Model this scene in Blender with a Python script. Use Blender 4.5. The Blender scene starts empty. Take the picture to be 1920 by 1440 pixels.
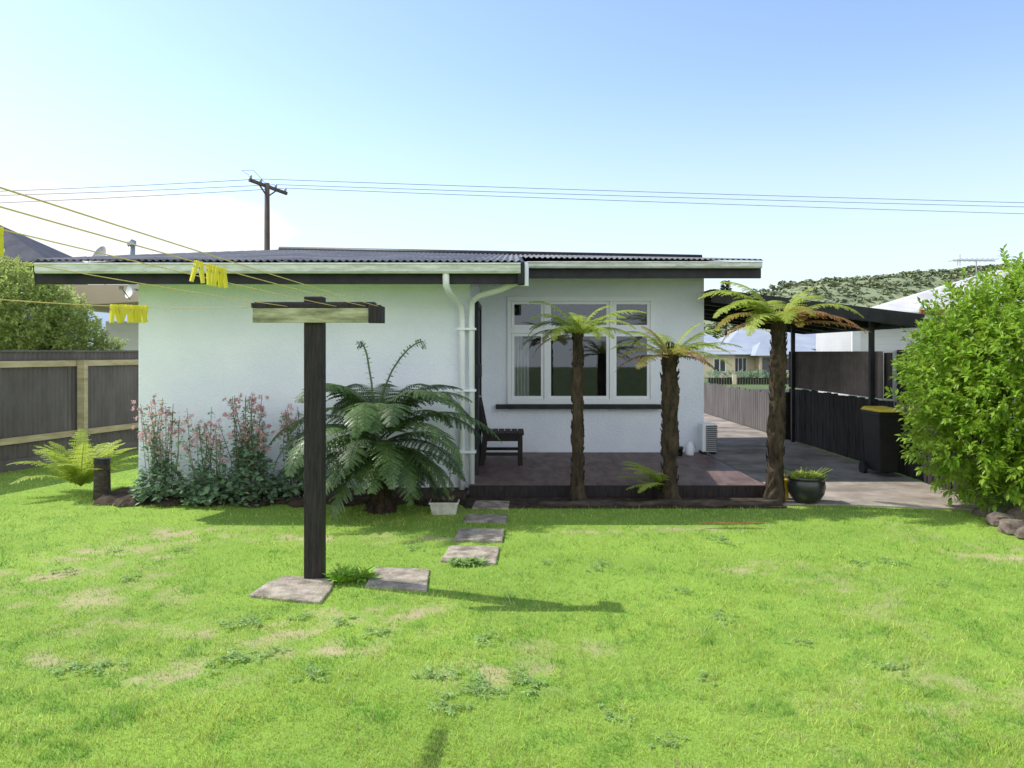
import bpy, math, random, mathutils
import numpy as np
from mathutils import Vector as V
random.seed(7); np.random.seed(7)
S=bpy.context.scene; C=S.collection
F=1400.0; H=1.65; HY=660.0; PI=math.pi
def W(px,py,Y): return V(((px-960)/F*Y, Y, H-(py-HY)/F*Y))
def G(px,py,z=0.0):
    Y=F*(H-z)/(py-HY); return V(((px-960)/F*Y,Y,z))
R=random.uniform
# ---------------------------------------------------------------- materials
def mat(name,c1,c2=None,scale=4,rough=.75,bump=0,bscale=60,metal=0,trans=0,island=0,stretch=(1,1,1),spec=.3,attr=False,c3=None,wave=None,mid=(.35,.65)):
    m=bpy.data.materials.new(name); m.use_nodes=True; nt=m.node_tree; N=nt.nodes; L=nt.links
    b=N['Principled BSDF']; out=N['Material Output']
    b.inputs['Roughness'].default_value=rough; b.inputs['Metallic'].default_value=metal
    b.inputs['Specular IOR Level'].default_value=spec
    tc=N.new('ShaderNodeTexCoord'); mp=N.new('ShaderNodeMapping'); mp.inputs['Scale'].default_value=stretch
    L.new(tc.outputs['Object'],mp.inputs['Vector'])
    if attr:
        a=N.new('ShaderNodeAttribute'); a.attribute_name='Col'; col=a.outputs['Color']
    else:
        n=N.new('ShaderNodeTexNoise'); n.inputs['Scale'].default_value=scale; n.inputs['Detail'].default_value=7; n.inputs['Roughness'].default_value=.65
        L.new(mp.outputs[0],n.inputs['Vector'])
        r=N.new('ShaderNodeValToRGB'); r.color_ramp.elements[0].position=mid[0]; r.color_ramp.elements[1].position=mid[1]
        r.color_ramp.elements[0].color=(*c1,1); r.color_ramp.elements[1].color=(*(c2 or c1),1)
        if c3: e=r.color_ramp.elements.new(.5*(mid[0]+mid[1])); e.color=(*c3,1)
        L.new(n.outputs['Fac'],r.inputs['Fac']); col=r.outputs['Color']
    if island:
        g=N.new('ShaderNodeNewGeometry'); mr=N.new('ShaderNodeMapRange'); mr.inputs['To Min'].default_value=1-island; mr.inputs['To Max'].default_value=1+island
        L.new(g.outputs['Random Per Island'],mr.inputs['Value'])
        hs=N.new('ShaderNodeHueSaturation'); L.new(mr.outputs[0],hs.inputs['Value']); L.new(col,hs.inputs['Color'])
        m2=N.new('ShaderNodeMapRange'); m2.inputs['To Min'].default_value=.485; m2.inputs['To Max'].default_value=.51
        L.new(g.outputs['Random Per Island'],m2.inputs['Value']); L.new(m2.outputs[0],hs.inputs['Hue'])
        col=hs.outputs['Color']
    L.new(col,b.inputs['Base Color'])
    if bump:
        bn=N.new('ShaderNodeTexNoise'); bn.inputs['Scale'].default_value=bscale; bn.inputs['Detail'].default_value=4
        L.new(mp.outputs[0],bn.inputs['Vector'])
        bp=N.new('ShaderNodeBump'); bp.inputs['Strength'].default_value=bump; bp.inputs['Distance'].default_value=.01
        L.new(bn.outputs['Fac'],bp.inputs['Height']); L.new(bp.outputs[0],b.inputs['Normal'])
    if wave:
        ax,sc,st=wave
        w=N.new('ShaderNodeTexWave'); w.bands_direction=ax; w.wave_profile='SAW'; w.inputs['Scale'].default_value=sc
        L.new(tc.outputs['Object'],w.inputs['Vector'])
        bp=N.new('ShaderNodeBump'); bp.inputs['Strength'].default_value=st; bp.inputs['Distance'].default_value=.03
        L.new(w.outputs['Fac'],bp.inputs['Height']); L.new(bp.outputs[0],b.inputs['Normal'])
    if trans:
        t=N.new('ShaderNodeBsdfTranslucent'); mx=N.new('ShaderNodeMixShader'); mx.inputs[0].default_value=trans
        L.new(col,t.inputs['Color']); L.new(b.outputs[0],mx.inputs[1]); L.new(t.outputs[0],mx.inputs[2]); L.new(mx.outputs[0],out.inputs['Surface'])
    return m
def glass():
    m=bpy.data.materials.new('window_glass'); m.use_nodes=True; nt=m.node_tree; N=nt.nodes; L=nt.links
    N.remove(N['Principled BSDF']); out=N['Material Output']
    t=N.new('ShaderNodeBsdfTransparent'); t.inputs[0].default_value=(.75,.8,.8,1)
    g=N.new('ShaderNodeBsdfGlossy'); g.inputs['Roughness'].default_value=.02; g.inputs[0].default_value=(.9,.95,1,1)
    mx=N.new('ShaderNodeMixShader'); mx.inputs[0].default_value=.09
    L.new(t.outputs[0],mx.inputs[1]); L.new(g.outputs[0],mx.inputs[2]); L.new(mx.outputs[0],out.inputs['Surface']); return m
stucco=mat('white_stucco',(.77,.81,.88),(.85,.88,.93),1.3,.9,1.0,42)
whitep=mat('white_paint',(.80,.82,.84),(.86,.87,.89),3,.45,.05,30)
gutterm=mat('weathered_gutter_paint',(.46,.50,.41),(.78,.80,.74),3,.6,.1,40,stretch=(1.5,8,8))
blackp=mat('black_paint',(.012,.012,.014),(.03,.03,.032),6,.5,.15,40)
postm=mat('dark_stained_timber',(.012,.010,.010),(.04,.032,.03),9,.6,.5,50,stretch=(6,6,.6))
roofm=mat('dark_corrugated_iron',(.09,.085,.09),(.24,.23,.235),2,.6,.1,30,spec=.3,c3=(.15,.145,.15))
glassm=glass()
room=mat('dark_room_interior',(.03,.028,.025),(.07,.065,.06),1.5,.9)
curt=mat('white_curtain',(.6,.6,.58),(.7,.7,.68),3,.9,trans=.3)
deckm=mat('deck_stain',(.10,.062,.056),(.22,.15,.135),7,.55,.3,40,stretch=(1,.35,1),spec=.3)
soil=mat('garden_soil',(.025,.017,.011),(.085,.06,.04),9,.95,1,40)
logm=mat('old_log_bark',(.03,.023,.018),(.10,.08,.06),12,.95,1,30,stretch=(.5,2,2))
conc=mat('mossy_concrete',(.17,.14,.11),(.42,.365,.31),1.6,.9,.6,50,c3=(.29,.25,.21))
slabm=mat('weathered_slab_concrete',(.17,.145,.11),(.50,.44,.35),9,.95,1,60,c3=(.33,.285,.22))
asph=mat('asphalt',(.045,.045,.047),(.065,.065,.067),8,.9,.5,90)
farg=mat('rough_ground',(.07,.11,.035),(.13,.17,.06),.6,.95,.6,30)
lawnm=mat('lawn_turf',(0,0,0),attr=True,rough=.95,bump=.9,bscale=90)
grassm=mat('grass_blade',(0,0,0),attr=True,rough=.6,trans=.45,island=.33,spec=.2)
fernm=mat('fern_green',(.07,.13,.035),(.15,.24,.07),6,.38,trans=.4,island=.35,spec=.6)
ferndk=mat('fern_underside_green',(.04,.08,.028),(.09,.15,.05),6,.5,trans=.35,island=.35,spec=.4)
fernlit=mat('fern_yellow_green',(.34,.44,.05),(.48,.56,.12),5,.55,trans=.5,island=.25)
fernbrown=mat('fern_dead_brown',(.26,.13,.045),(.44,.25,.10),7,.8,trans=.4,island=.3)
fernmix=mat('fern_turning',(.32,.38,.06),(.52,.32,.10),5,.7,trans=.5,island=.25)
trunkm=mat('tree_fern_trunk',(.014,.011,.008),(.085,.06,.038),14,.95,1,35,stretch=(1,1,.35))
bark=mat('bark',(.07,.055,.04),(.16,.13,.1),9,.9,.8,30,stretch=(1,1,.3))
laurel=mat('laurel_leaf',(.22,.38,.03),(.38,.54,.07),3,.42,trans=.5,island=.3,spec=.5)
leafgrey=mat('grey_green_leaf',(.34,.43,.12),(.50,.58,.20),3,.6,trans=.5,island=.3)
leafblue=mat('blue_green_leaf',(.17,.28,.16),(.32,.44,.27),4,.7,trans=.35,island=.35)
stemm=mat('plant_stem',(.14,.17,.08),(.20,.17,.11),5,.8)
pink=mat('dusty_pink_flower',(.64,.34,.38),(.86,.64,.64),8,.8,trans=.4,island=.3)
weedm=mat('weed_leaf',(.27,.43,.13),(.40,.56,.20),6,.6,trans=.4,island=.25)
dockm=mat('dock_leaf',(.26,.50,.05),(.38,.58,.10),6,.5,trans=.45,island=.25)
darkfo=mat('dark_conifer_leaf',(.03,.06,.025),(.07,.11,.045),3,.8,island=.3)
hillm=mat('forested_hillside',(.17,.21,.12),(.30,.33,.18),.06,.95,c3=(.22,.26,.145),island=.12)  # greens lightened, distance haze mixed into the colour
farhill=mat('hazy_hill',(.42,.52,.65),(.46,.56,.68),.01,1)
fencem=mat('grey_brown_corrugated',(.095,.083,.077),(.155,.138,.13),3,.7,.2,30,stretch=(1,1,.3))
fdark=mat('dark_fence_stain',(.016,.014,.014),(.05,.042,.04),5,.8,.5,30,stretch=(3,3,.4))
fbrown=mat('brown_corrugated_panel',(.14,.115,.11),(.22,.185,.175),3,.5,.1,30)
carroof=mat('carport_roof_sheet',(.03,.027,.027),(.06,.052,.05),3,.6,.1,30)
railm=mat('pale_treated_timber',(.34,.28,.15),(.52,.45,.27),5,.8,.4,40,stretch=(.5,.5,3))
cordm=mat('yellow_cord',(.80,.56,.16),(.86,.66,.24),10,.6)
pegm=mat('yellow_plastic',(.80,.74,.04),(.88,.82,.08),5,.35,trans=.35,spec=.5)
boardm=mat('lichened_board',(.19,.20,.11),(.56,.56,.36),7,.85,.6,40,stretch=(.6,3,3),c3=(.38,.38,.21))
plastb=mat('black_plastic',(.012,.013,.014),(.022,.022,.023),5,.5,spec=.4)
yelb=mat('yellow_bin_plastic',(.70,.50,.02),(.75,.55,.04),5,.4)
potm=mat('dark_glazed_pot',(.015,.017,.019),(.035,.036,.038),6,.25,spec=.6)
plantw=mat('cream_planter',(.46,.44,.38),(.68,.66,.59),12,.6,.4,60)
grille=mat('grey_grille',(.10,.10,.11),(.13,.13,.14),5,.5)
cream=mat('cream_render',(.68,.59,.42),(.74,.66,.48),1,.9)
greyroof=mat('grey_metal_roof',(.30,.34,.41),(.38,.42,.49),.6,.6)
wboard=mat('white_weatherboard',(.74,.75,.75),(.82,.82,.82),2,.6,wave=('Z',2.1,1.0))
rustroof=mat('faded_iron_roof',(.48,.47,.46),(.66,.64,.62),1.2,.6,c3=(.58,.56,.54))
rust=mat('rust',(.20,.07,.04),(.32,.14,.08),6,.9)
slate=mat('blue_grey_roof',(.06,.065,.085),(.10,.105,.13),2,.8,spec=.1)
beige=mat('beige_soffit',(.50,.40,.28),(.56,.46,.33),1,.8)
redp=mat('red_paint',(.35,.05,.04),(.4,.07,.05),2,.6)
rockm=mat('garden_rock',(.09,.07,.055),(.26,.21,.17),5,.95,1,20)
metalm=mat('galvanised_metal',(.32,.33,.34),(.45,.46,.47),5,.45,metal=.6)
polem=mat('weathered_pole_timber',(.07,.055,.045),(.14,.11,.09),6,.9,.4,20,stretch=(1,1,.2))
wirem=mat('dark_wire',(.10,.11,.12),(.12,.13,.14),5,.6)
# ---------------------------------------------------------------- builder
class MB:
    def __init__(s): s.v=[]; s.f=[]
    def add(s,vs,fs):
        n=len(s.v); s.v.extend([tuple(v) for v in vs]); s.f.extend([tuple(i+n for i in f) for f in fs]); return s
    def hexa(s,p):
        return s.add(p,[(3,2,1,0),(4,5,6,7),(0,1,5,4),(1,2,6,5),(2,3,7,6),(3,0,4,7)])
    def box(s,x0,x1,y0,y1,z0,z1):
        return s.hexa([(x0,y0,z0),(x1,y0,z0),(x1,y1,z0),(x0,y1,z0),(x0,y0,z1),(x1,y0,z1),(x1,y1,z1),(x0,y1,z1)])
    def prism(s,poly,z0,z1):
        n=len(poly); vs=[(p[0],p[1],z0) for p in poly]+[(p[0],p[1],z1) for p in poly]
        return s.add(vs,[tuple(range(n-1,-1,-1)),tuple(range(n,2*n))]+[(i,(i+1)%n,n+(i+1)%n,n+i) for i in range(n)])
    def bar(s,p,q,w,h,up=(0,0,1)):
        p=V(p);q=V(q);d=(q-p).normalized(); u=V(up)
        if abs(d.dot(u))>.95: u=V((0,1,0))
        a=d.cross(u).normalized()*w/2; b=a.cross(d).normalized()*h/2
        return s.hexa([p-a-b,p+a-b,q+a-b,q-a-b,p-a+b,p+a+b,q+a+b,q-a+b])
    def tube(s,pts,r,n=8,cap=True):
        pts=[V(p) for p in pts]; m=len(pts)
        if not hasattr(r,'__len__'): r=[r]*m
        base=len(s.v); up=V((0,0,1))
        for i,p in enumerate(pts):
            d=(pts[min(i+1,m-1)]-pts[max(i-1,0)]).normalized()
            a=d.cross(up)
            if a.length<.05: a=d.cross(V((0,1,0)))
            a.normalize(); b=a.cross(d)
            for k in range(n):
                t=2*PI*k/n; s.v.append(tuple(p+a*math.cos(t)*r[i]+b*math.sin(t)*r[i]))
        for i in range(m-1):
            for k in range(n):
                s.f.append((base+i*n+k,base+i*n+(k+1)%n,base+(i+1)*n+(k+1)%n,base+(i+1)*n+k))
        if cap:
            s.f.append(tuple(base+k for k in range(n-1,-1,-1))); s.f.append(tuple(base+(m-1)*n+k for k in range(n)))
        return s
    def lathe(s,c,prof,n=24):
        base=len(s.v)
        for (r,z) in prof:
            for k in range(n):
                t=2*PI*k/n; s.v.append((c[0]+r*math.cos(t),c[1]+r*math.sin(t),c[2]+z))
        for i in range(len(prof)-1):
            for k in range(n): s.f.append((base+i*n+k,base+i*n+(k+1)%n,base+(i+1)*n+(k+1)%n,base+(i+1)*n+k))
        return s
    def leaf(s,p,d,L,w,fold=.25,droop=.2):
        p=V(p); d=V(d).normalized(); u=V((0,0,1)); a=d.cross(u)
        if a.length<.1: a=V((1,0,0))
        a.normalize(); n=a.cross(d)
        if random.random()<.5: 
            t=R(-1,1); a,n=(a*math.cos(t)+n*math.sin(t)),(n*math.cos(t)-a*math.sin(t))
        m=p+d*L*.5-V((0,0,droop*L*.15)); e=p+d*L-V((0,0,droop*L*.7))
        return s.add([p,m+a*w/2+n*fold*w/2,e,m-a*w/2+n*fold*w/2,m],[(0,1,4),(1,2,4),(0,4,3),(4,2,3)])
    def build(s,name,m,parent=None,smooth=False,bevel=0):
        me=bpy.data.meshes.new(name); off=parent_loc(parent)
        me.from_pydata([(a-off[0],b-off[1],c-off[2]) for a,b,c in s.v],[],s.f); me.materials.append(m)
        if smooth: me.polygons.foreach_set('use_smooth',[True]*len(me.polygons))
        me.update()
        o=bpy.data.objects.new(name,me); C.objects.link(o)
        if parent: o.parent=parent
        if bevel:
            b=o.modifiers.new('Bevel','BEVEL'); b.width=bevel; b.segments=2; b.limit_method='ANGLE'
        return o
def parent_loc(p):
    l=V((0,0,0))
    while p: l+=p.location; p=p.parent
    return l
def tag(o,label,cat,group=None,kind=None):
    if label: o['label']=label
    if cat: o['category']=cat
    if group: o['group']=group
    if kind: o['kind']=kind
    return o
def thing(name,label,cat,loc=(0,0,0),group=None):
    o=bpy.data.objects.new(name,None); C.objects.link(o); o.location=loc; o.empty_display_size=.1
    return tag(o,label,cat,group)
def struct(o): o['kind']='structure'; return o
def copy_tree(o,parent=None):
    c=o.copy(); C.objects.link(c); c.parent=parent
    for ch in o.children: copy_tree(ch,c)
    return c
TB=np.random.rand(64,64)
def vn(x,y,s):
    x=np.asarray(x)/s+31.7; y=np.asarray(y)/s+17.3
    xi=np.floor(x).astype(int); yi=np.floor(y).astype(int); fx=x-xi; fy=y-yi; fx=fx*fx*(3-2*fx); fy=fy*fy*(3-2*fy)
    g=lambda i,j: TB[i%64,j%64]
    return (g(xi,yi)*(1-fx)+g(xi+1,yi)*fx)*(1-fy)+(g(xi,yi+1)*(1-fx)+g(xi+1,yi+1)*fx)*fy
def fbm(x,y,s): return (vn(x,y,s)*.5+vn(x+5,y+9,s/2.1)*.27+vn(x+3,y-7,s/4.3)*.15+vn(x-8,y+2,s/9)*.08)
# ---------------------------------------------------------------- camera, light, world
cam=bpy.data.objects.new('camera',bpy.data.cameras.new('camera')); C.objects.link(cam); S.camera=cam
cam.location=(0,0,H); cam.rotation_euler=(PI/2,0,0); cam.data.lens=36*F/1920; cam.data.shift_y=-60/1920; cam.data.clip_end=3000; cam.data.clip_start=.05
sd=V((-1.6,.54,1.92)).normalized(); el=math.asin(sd.z); az=math.atan2(sd.x,sd.y)
sl=bpy.data.lights.new('sun','SUN'); sl.energy=5; sl.angle=math.radians(.53); sl.color=(1,.96,.89)
so=bpy.data.objects.new('sun',sl); C.objects.link(so); so.rotation_euler=sd.to_track_quat('Z','Y').to_euler()
w=bpy.data.worlds.new('World'); S.world=w; w.use_nodes=True; nt=w.node_tree; N=nt.nodes; L=nt.links
bg=N['Background']; bg.inputs[1].default_value=.15
sky=N.new('ShaderNodeTexSky'); sky.sky_type='NISHITA'; sky.sun_disc=False; sky.sun_elevation=el; sky.sun_rotation=az
sky.air_density=1.0; sky.dust_density=.6; sky.ozone_density=1.2
tc=N.new('ShaderNodeTexCoord'); sx=N.new('ShaderNodeSeparateXYZ'); L.new(tc.outputs['Generated'],sx.inputs[0])
mp=N.new('ShaderNodeMapping'); mp.inputs['Scale'].default_value=(1,1,3.2); L.new(tc.outputs['Generated'],mp.inputs[0])
nz=N.new('ShaderNodeTexNoise'); nz.inputs['Scale'].default_value=6.5; nz.inputs['Detail'].default_value=8; nz.inputs['Roughness'].default_value=.6; L.new(mp.outputs[0],nz.inputs['Vector'])
nz2=N.new('ShaderNodeTexNoise'); nz2.inputs['Scale'].default_value=2.5; nz2.inputs['Detail'].default_value=6; L.new(tc.outputs['Generated'],nz2.inputs['Vector'])
def mr(src,a,b,c=0,d=1):
    m=N.new('ShaderNodeMapRange'); m.interpolation_type='SMOOTHSTEP'; L.new(src,m.inputs[0])
    for i,vv in enumerate((a,b,c,d)): m.inputs[i+1].default_value=vv
    return m.outputs[0]
def mul(a,b,op='MULTIPLY'):
    m=N.new('ShaderNodeMath'); m.operation=op; m.use_clamp=False; L.new(a,m.inputs[0]); L.new(b,m.inputs[1]) ; return m.outputs[0]
reg=mul(mr(sx.outputs['X'],-.17,-.40),mr(sx.outputs['Z'],.225,.15))
cl=mul(reg,nz.outputs['Fac'],'ADD'); cl=mr(cl,.90,1.14)
back=mul(mul(mr(sx.outputs['Y'],.1,-.35),mr(sx.outputs['Z'],.8,.55)),nz2.outputs['Fac'],'ADD'); back=mr(back,.85,1.25)  # unseen cloud bank added behind the camera to brighten the house front
gain=N.new('ShaderNodeMixRGB'); gain.blend_type='MULTIPLY'; gain.inputs[0].default_value=1; L.new(sky.outputs[0],gain.inputs[1]); gain.inputs[2].default_value=(1.74,1.72,1.74,1)
zen=N.new('ShaderNodeMixRGB'); zen.blend_type='MULTIPLY'; L.new(mr(sx.outputs['Z'],.45,.8),zen.inputs[0]); L.new(gain.outputs[0],zen.inputs[1]); zen.inputs[2].default_value=(.6,.65,.72,1)
haze=mr(sx.outputs['Z'],.36,.0,0,.82)
mh=N.new('ShaderNodeMixRGB'); L.new(haze,mh.inputs[0]); L.new(zen.outputs[0],mh.inputs[1]); mh.inputs[2].default_value=(5.6,6.3,6.85,1)
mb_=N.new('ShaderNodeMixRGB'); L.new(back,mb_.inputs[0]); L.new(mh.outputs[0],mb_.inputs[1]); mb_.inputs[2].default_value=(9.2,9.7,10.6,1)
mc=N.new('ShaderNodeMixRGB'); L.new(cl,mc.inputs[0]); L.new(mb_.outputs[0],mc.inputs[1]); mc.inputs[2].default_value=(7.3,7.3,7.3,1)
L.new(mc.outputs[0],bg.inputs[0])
S.view_settings.view_transform='Standard'; S.view_settings.look='None'; S.view_settings.exposure=0
# ---------------------------------------------------------------- ground
struct(MB().add([(-900,-60,-.012),(900,-60,-.012),(900,1500,-.012),(-900,1500,-.012)],[(0,1,2,3)]).build('ground',farg))
slabs_px=[[(467,1114),(500,1092),(534,1078),(629,1085),(618,1108),(600,1128),(532,1122)],[(684,1098),(704,1062),(806,1066),(800,1104)],[(825,1050),(844,1022),(937,1024),(930,1055)],
 [(850,1011),(862,990),(946,991),(942,1013)],[(868,976),(876,963),(952,964),(949,978)],[(884,951),(892,938),(956,939),(953,952)]]
SZ=.022
slabs=[[G(x,y,SZ) for x,y in q] for q in slabs_px]
def inpoly(x,y,poly,grow=0):
    ins=np.ones(len(x),bool); n=len(poly)
    area=sum(poly[i][0]*poly[(i+1)%n][1]-poly[(i+1)%n][0]*poly[i][1] for i in range(n)); sg=1 if area>0 else -1
    for i in range(n):
        a=poly[i]; b=poly[(i+1)%n]; c=((b[0]-a[0])*(y-a[1])-(b[1]-a[1])*(x-a[0]))*sg
        ins&= c/math.hypot(b[0]-a[0],b[1]-a[1]) > -grow
    return ins
bare=[(170,1120,.7,.35),(330,1265,.4,.2),(165,1172,.4,.15),(950,1262,.4,.22),(1412,1062,.25,.14),(740,1010,.6,.2),(110,1080,.5,.2),(480,1185,.7,.25),(1880,1040,.6,.25),(560,1010,.5,.2),(1300,993,.7,.12),(330,1000,.6,.25),(1050,1215,.3,.15),(700,1150,.5,.15),(90,1240,.35,.15),(200,1040,.6,.25),(1100,1000,.5,.15),(620,1220,.4,.15)]
bw=[(G(a,b),c,d) for a,b,c,d in bare]
def bareness(x,y):
    r=np.zeros(len(x))
    for p,a,b in bw: r=np.maximum(r,np.exp(-(((x-p.x)/a)**2+((y-p.y)/b)**2)*1.0))
    sp=np.clip((fbm(x,y,.13)-.44)*5,0,1)*.7+np.clip((vn(x,y,.045)-.35)*2,0,1)*.3
    r=r*sp*.75
    r+= .4*np.clip(fbm(x,y,1.0)-.56,0,1)*4*sp
    return np.clip(r,0,1)
def farY(x):
    return np.where(x<-4.35,13.0,np.where(x<-.5,8.02,np.where(x<2.9,7.86,np.where(x<4.3,8.02,7.6))))
xs=np.linspace(-9,9,601); ys=np.linspace(-3,13,481); X,Y=np.meshgrid(xs,ys); xf=X.ravel(); yf=Y.ravel()
zz=(fbm(xf,yf,1.2)-.5)*.03*np.clip((7.5-yf),0,1)
b=bareness(xf,yf); n1=fbm(xf,yf,.5)
colg=np.stack([.17+.11*n1,.29+.14*n1,.04+.02*n1],1); colb=np.stack([.38+.12*n1,.32+.1*n1,.18+.06*n1],1)
k=np.clip(b*1.5-.1,0,1)[:,None]; col=colg*(1-k)+colb*k
me=bpy.data.meshes.new('lawn'); nx=len(xs)
fs=[(j*nx+i,j*nx+i+1,(j+1)*nx+i+1,(j+1)*nx+i) for j in range(len(ys)-1) for i in range(nx-1)]
me.from_pydata(np.stack([xf,yf,zz],1).tolist(),[],fs); ca=me.color_attributes.new('Col','FLOAT_COLOR','POINT')
ca.data.foreach_set('color',np.concatenate([col,np.ones((len(col),1))],1).ravel()); me.materials.append(lawnm)
o=bpy.data.objects.new('lawn',me); C.objects.link(o); struct(o)
def blades(n,hmin,hmax,wd,ylo,yhi,clump=False):
    y=np.random.uniform(0,1,n); y=(ylo**-.6+(yhi**-.6-ylo**-.6)*y)**(-1/.6)
    x=np.random.uniform(-1,1,n)*(y*.74+1.0)
    keep=(y<farY(x)+np.random.normal(0,.03,n))
    keep&=~((x<-4.0)&(y>8.0)&(x>-4.36))
    for q in slabs: keep&=~inpoly(x,y,q,-.03)
    bb=bareness(x,y); keep&=np.random.rand(n)>bb*1.05
    if clump: keep&=(fbm(x-9,y+4,.14)>.55)
    x=x[keep];y=y[keep];bb=bb[keep]; n=len(x)
    tall=(.45+.8*fbm(x+20,y,.35))*(.45+1.1*fbm(x+7,y+30,.09))
    h=np.random.uniform(hmin,hmax,n)*tall; a=np.random.uniform(0,2*PI,n); wv=wd*(.6+.12*y)*np.random.uniform(.7,1.3,n)
    ln=np.random.uniform(.1,1.2,n)*h; la=np.random.uniform(0,2*PI,n)
    z0=(fbm(x,y,1.2)-.5)*.03*np.clip((7.5-y),0,1)-.004
    ca_,sa=np.cos(a)*wv/2,np.sin(a)*wv/2
    P=np.empty((n,3,3)); P[:,0]=np.stack([x-ca_,y-sa,z0],1); P[:,1]=np.stack([x+ca_,y+sa,z0],1); P[:,2]=np.stack([x+np.cos(la)*ln,y+np.sin(la)*ln,z0+h],1)
    m=fbm(x,y,.6); m2=fbm(x+40,y-11,.13); m3=fbm(x-13,y+8,1.6)
    dry=(np.random.rand(n)<(.05+.35*bb))[:,None]
    c=np.stack([.39+.22*m+.14*m3,.63+.18*m+.05*m2,.11+.10*m],1)*np.random.uniform(.76,1.2,(n,1))
    dk=(np.clip(m2-.52,0,1)*6)[:,None].clip(0,.75); c=c*(1-dk)+np.array([.19,.44,.065])*dk
    c=np.where(dry,np.array([.66,.62,.36])*np.random.uniform(.7,1.2,(n,1)),c)
    return P,np.clip(c,0,.85)
parts=[blades(460000,.014,.040,.0040,2.0,13.0),blades(70000,.026,.055,.006,2.0,8.6,True)]
P=np.concatenate([p[0] for p in parts]); Cc=np.concatenate([p[1] for p in parts]); n=len(P)
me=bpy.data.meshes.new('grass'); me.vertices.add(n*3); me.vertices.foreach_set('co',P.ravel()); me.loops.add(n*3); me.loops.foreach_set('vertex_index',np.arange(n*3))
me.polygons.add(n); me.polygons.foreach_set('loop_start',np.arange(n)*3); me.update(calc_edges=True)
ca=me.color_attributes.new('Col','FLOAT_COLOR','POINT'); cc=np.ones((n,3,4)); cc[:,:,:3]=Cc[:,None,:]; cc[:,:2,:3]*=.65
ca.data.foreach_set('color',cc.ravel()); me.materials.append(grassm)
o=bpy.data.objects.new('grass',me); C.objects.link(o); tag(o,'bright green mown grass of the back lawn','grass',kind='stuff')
bed=MB(); nb=60
for i in range(nb+1):
    x=-4.5+(4.0)*i/nb; e=8.0+.07*math.sin(i*.9)+R(-.05,.05)
    for (yy,zq) in ((e,.012),(e+.1,.05+R(0,.03)),(8.3,.07+R(0,.03)),(8.62,.09)): bed.v.append((x,yy,zq))
for i in range(nb):
    for j in range(3): bed.f.append((i*4+j,(i+1)*4+j,(i+1)*4+j+1,i*4+j+1))
struct(bed.build('garden_soil',soil))
struct(MB().add([(-.5,7.86,.012),(2.9,7.86,.012),(2.9,8.45,.02),(-.5,8.45,.02)],[(0,1,2,3)]).build('planting_strip_soil',soil))
dr=MB()
dr.prism([(2.9,8.05),(3.6,8.0),(4.35,7.85),(5.15,7.7),(5.15,11.2),(2.9,11.2)],-.05,.018).prism([(2.9,11.206),(5.15,11.206),(5.15,15.0),(2.9,15.0)],-.05,.02).prism([(2.9,15.008),(5.15,15.008),(5.15,26),(2.9,26)],-.05,.018)
struct(dr.build('driveway',conc,bevel=.006))
struct(MB().box(-200,200,26.05,33,-.05,.006).build('street',asph))
struct(MB().box(-200,200,25.7,26.04,-.05,.1).build('street_kerb',conc))
# hills
hl=MB(); nx=90; ny=14
prof=[(1250,600),(1330,566),(1440,548),(1480,531),(1530,526),(1600,522),(1700,514),(1800,506),(1900,496),(2100,480),(2500,470),(3200,520)]
def top(px): return np.interp(px,[p[0] for p in prof],[p[1] for p in prof])
for j in range(ny+1):
    for i in range(nx+1):
        px=1250+1950*i/nx; Yb=330; t=j/ny; zt=H-(top(px)-HY)/F*Yb
        hl.v.append(((px-960)/F*Yb+R(-2,2),230+100*t,zt*(1-(1-t)**1.7)-2*(1-t)+R(-.7,.7)-1.0))
for j in range(ny):
    for i in range(nx): a=j*(nx+1)+i; hl.f.append((a,a+1,a+nx+2,a+nx+1))
struct(hl.build('hill',hillm,smooth=True))
ht=MB()
for k in range(3000):
    i=random.randrange(0,50); j=random.choice([ny,ny,ny,ny-1,ny-1,ny-2,ny-3,ny-4,ny-5,ny-6,ny-7,ny-8])
    v=V(hl.v[j*(nx+1)+i])+V((R(-6,6),R(-3,3),0)); r=R(.7,2.0)
    for q in range(14):
        d=V((R(-1,1),R(-1,1),R(-.1,1))).normalized(); p=v+d*r*R(.5,.9); s=r*R(.25,.5)
        a=V((R(-1,1),R(-1,1),R(-.4,.4))).normalized(); bb_=(V((0,0,1))+a.cross(d)*.8).cross(a).normalized()
        ht.add([p+a*s,p+bb_*s,p-a*s,p-bb_*s],[(0,1,2,3)])
tag(ht.build('hill_forest',hillm),'native forest covering the hill beyond the houses at right','forest',kind='stuff')
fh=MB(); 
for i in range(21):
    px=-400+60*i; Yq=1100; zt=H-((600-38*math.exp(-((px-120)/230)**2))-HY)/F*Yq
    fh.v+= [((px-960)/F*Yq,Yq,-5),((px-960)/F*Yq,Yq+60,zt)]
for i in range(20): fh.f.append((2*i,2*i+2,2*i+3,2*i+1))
struct(fh.build('distant_hill',farhill,smooth=True))
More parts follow.
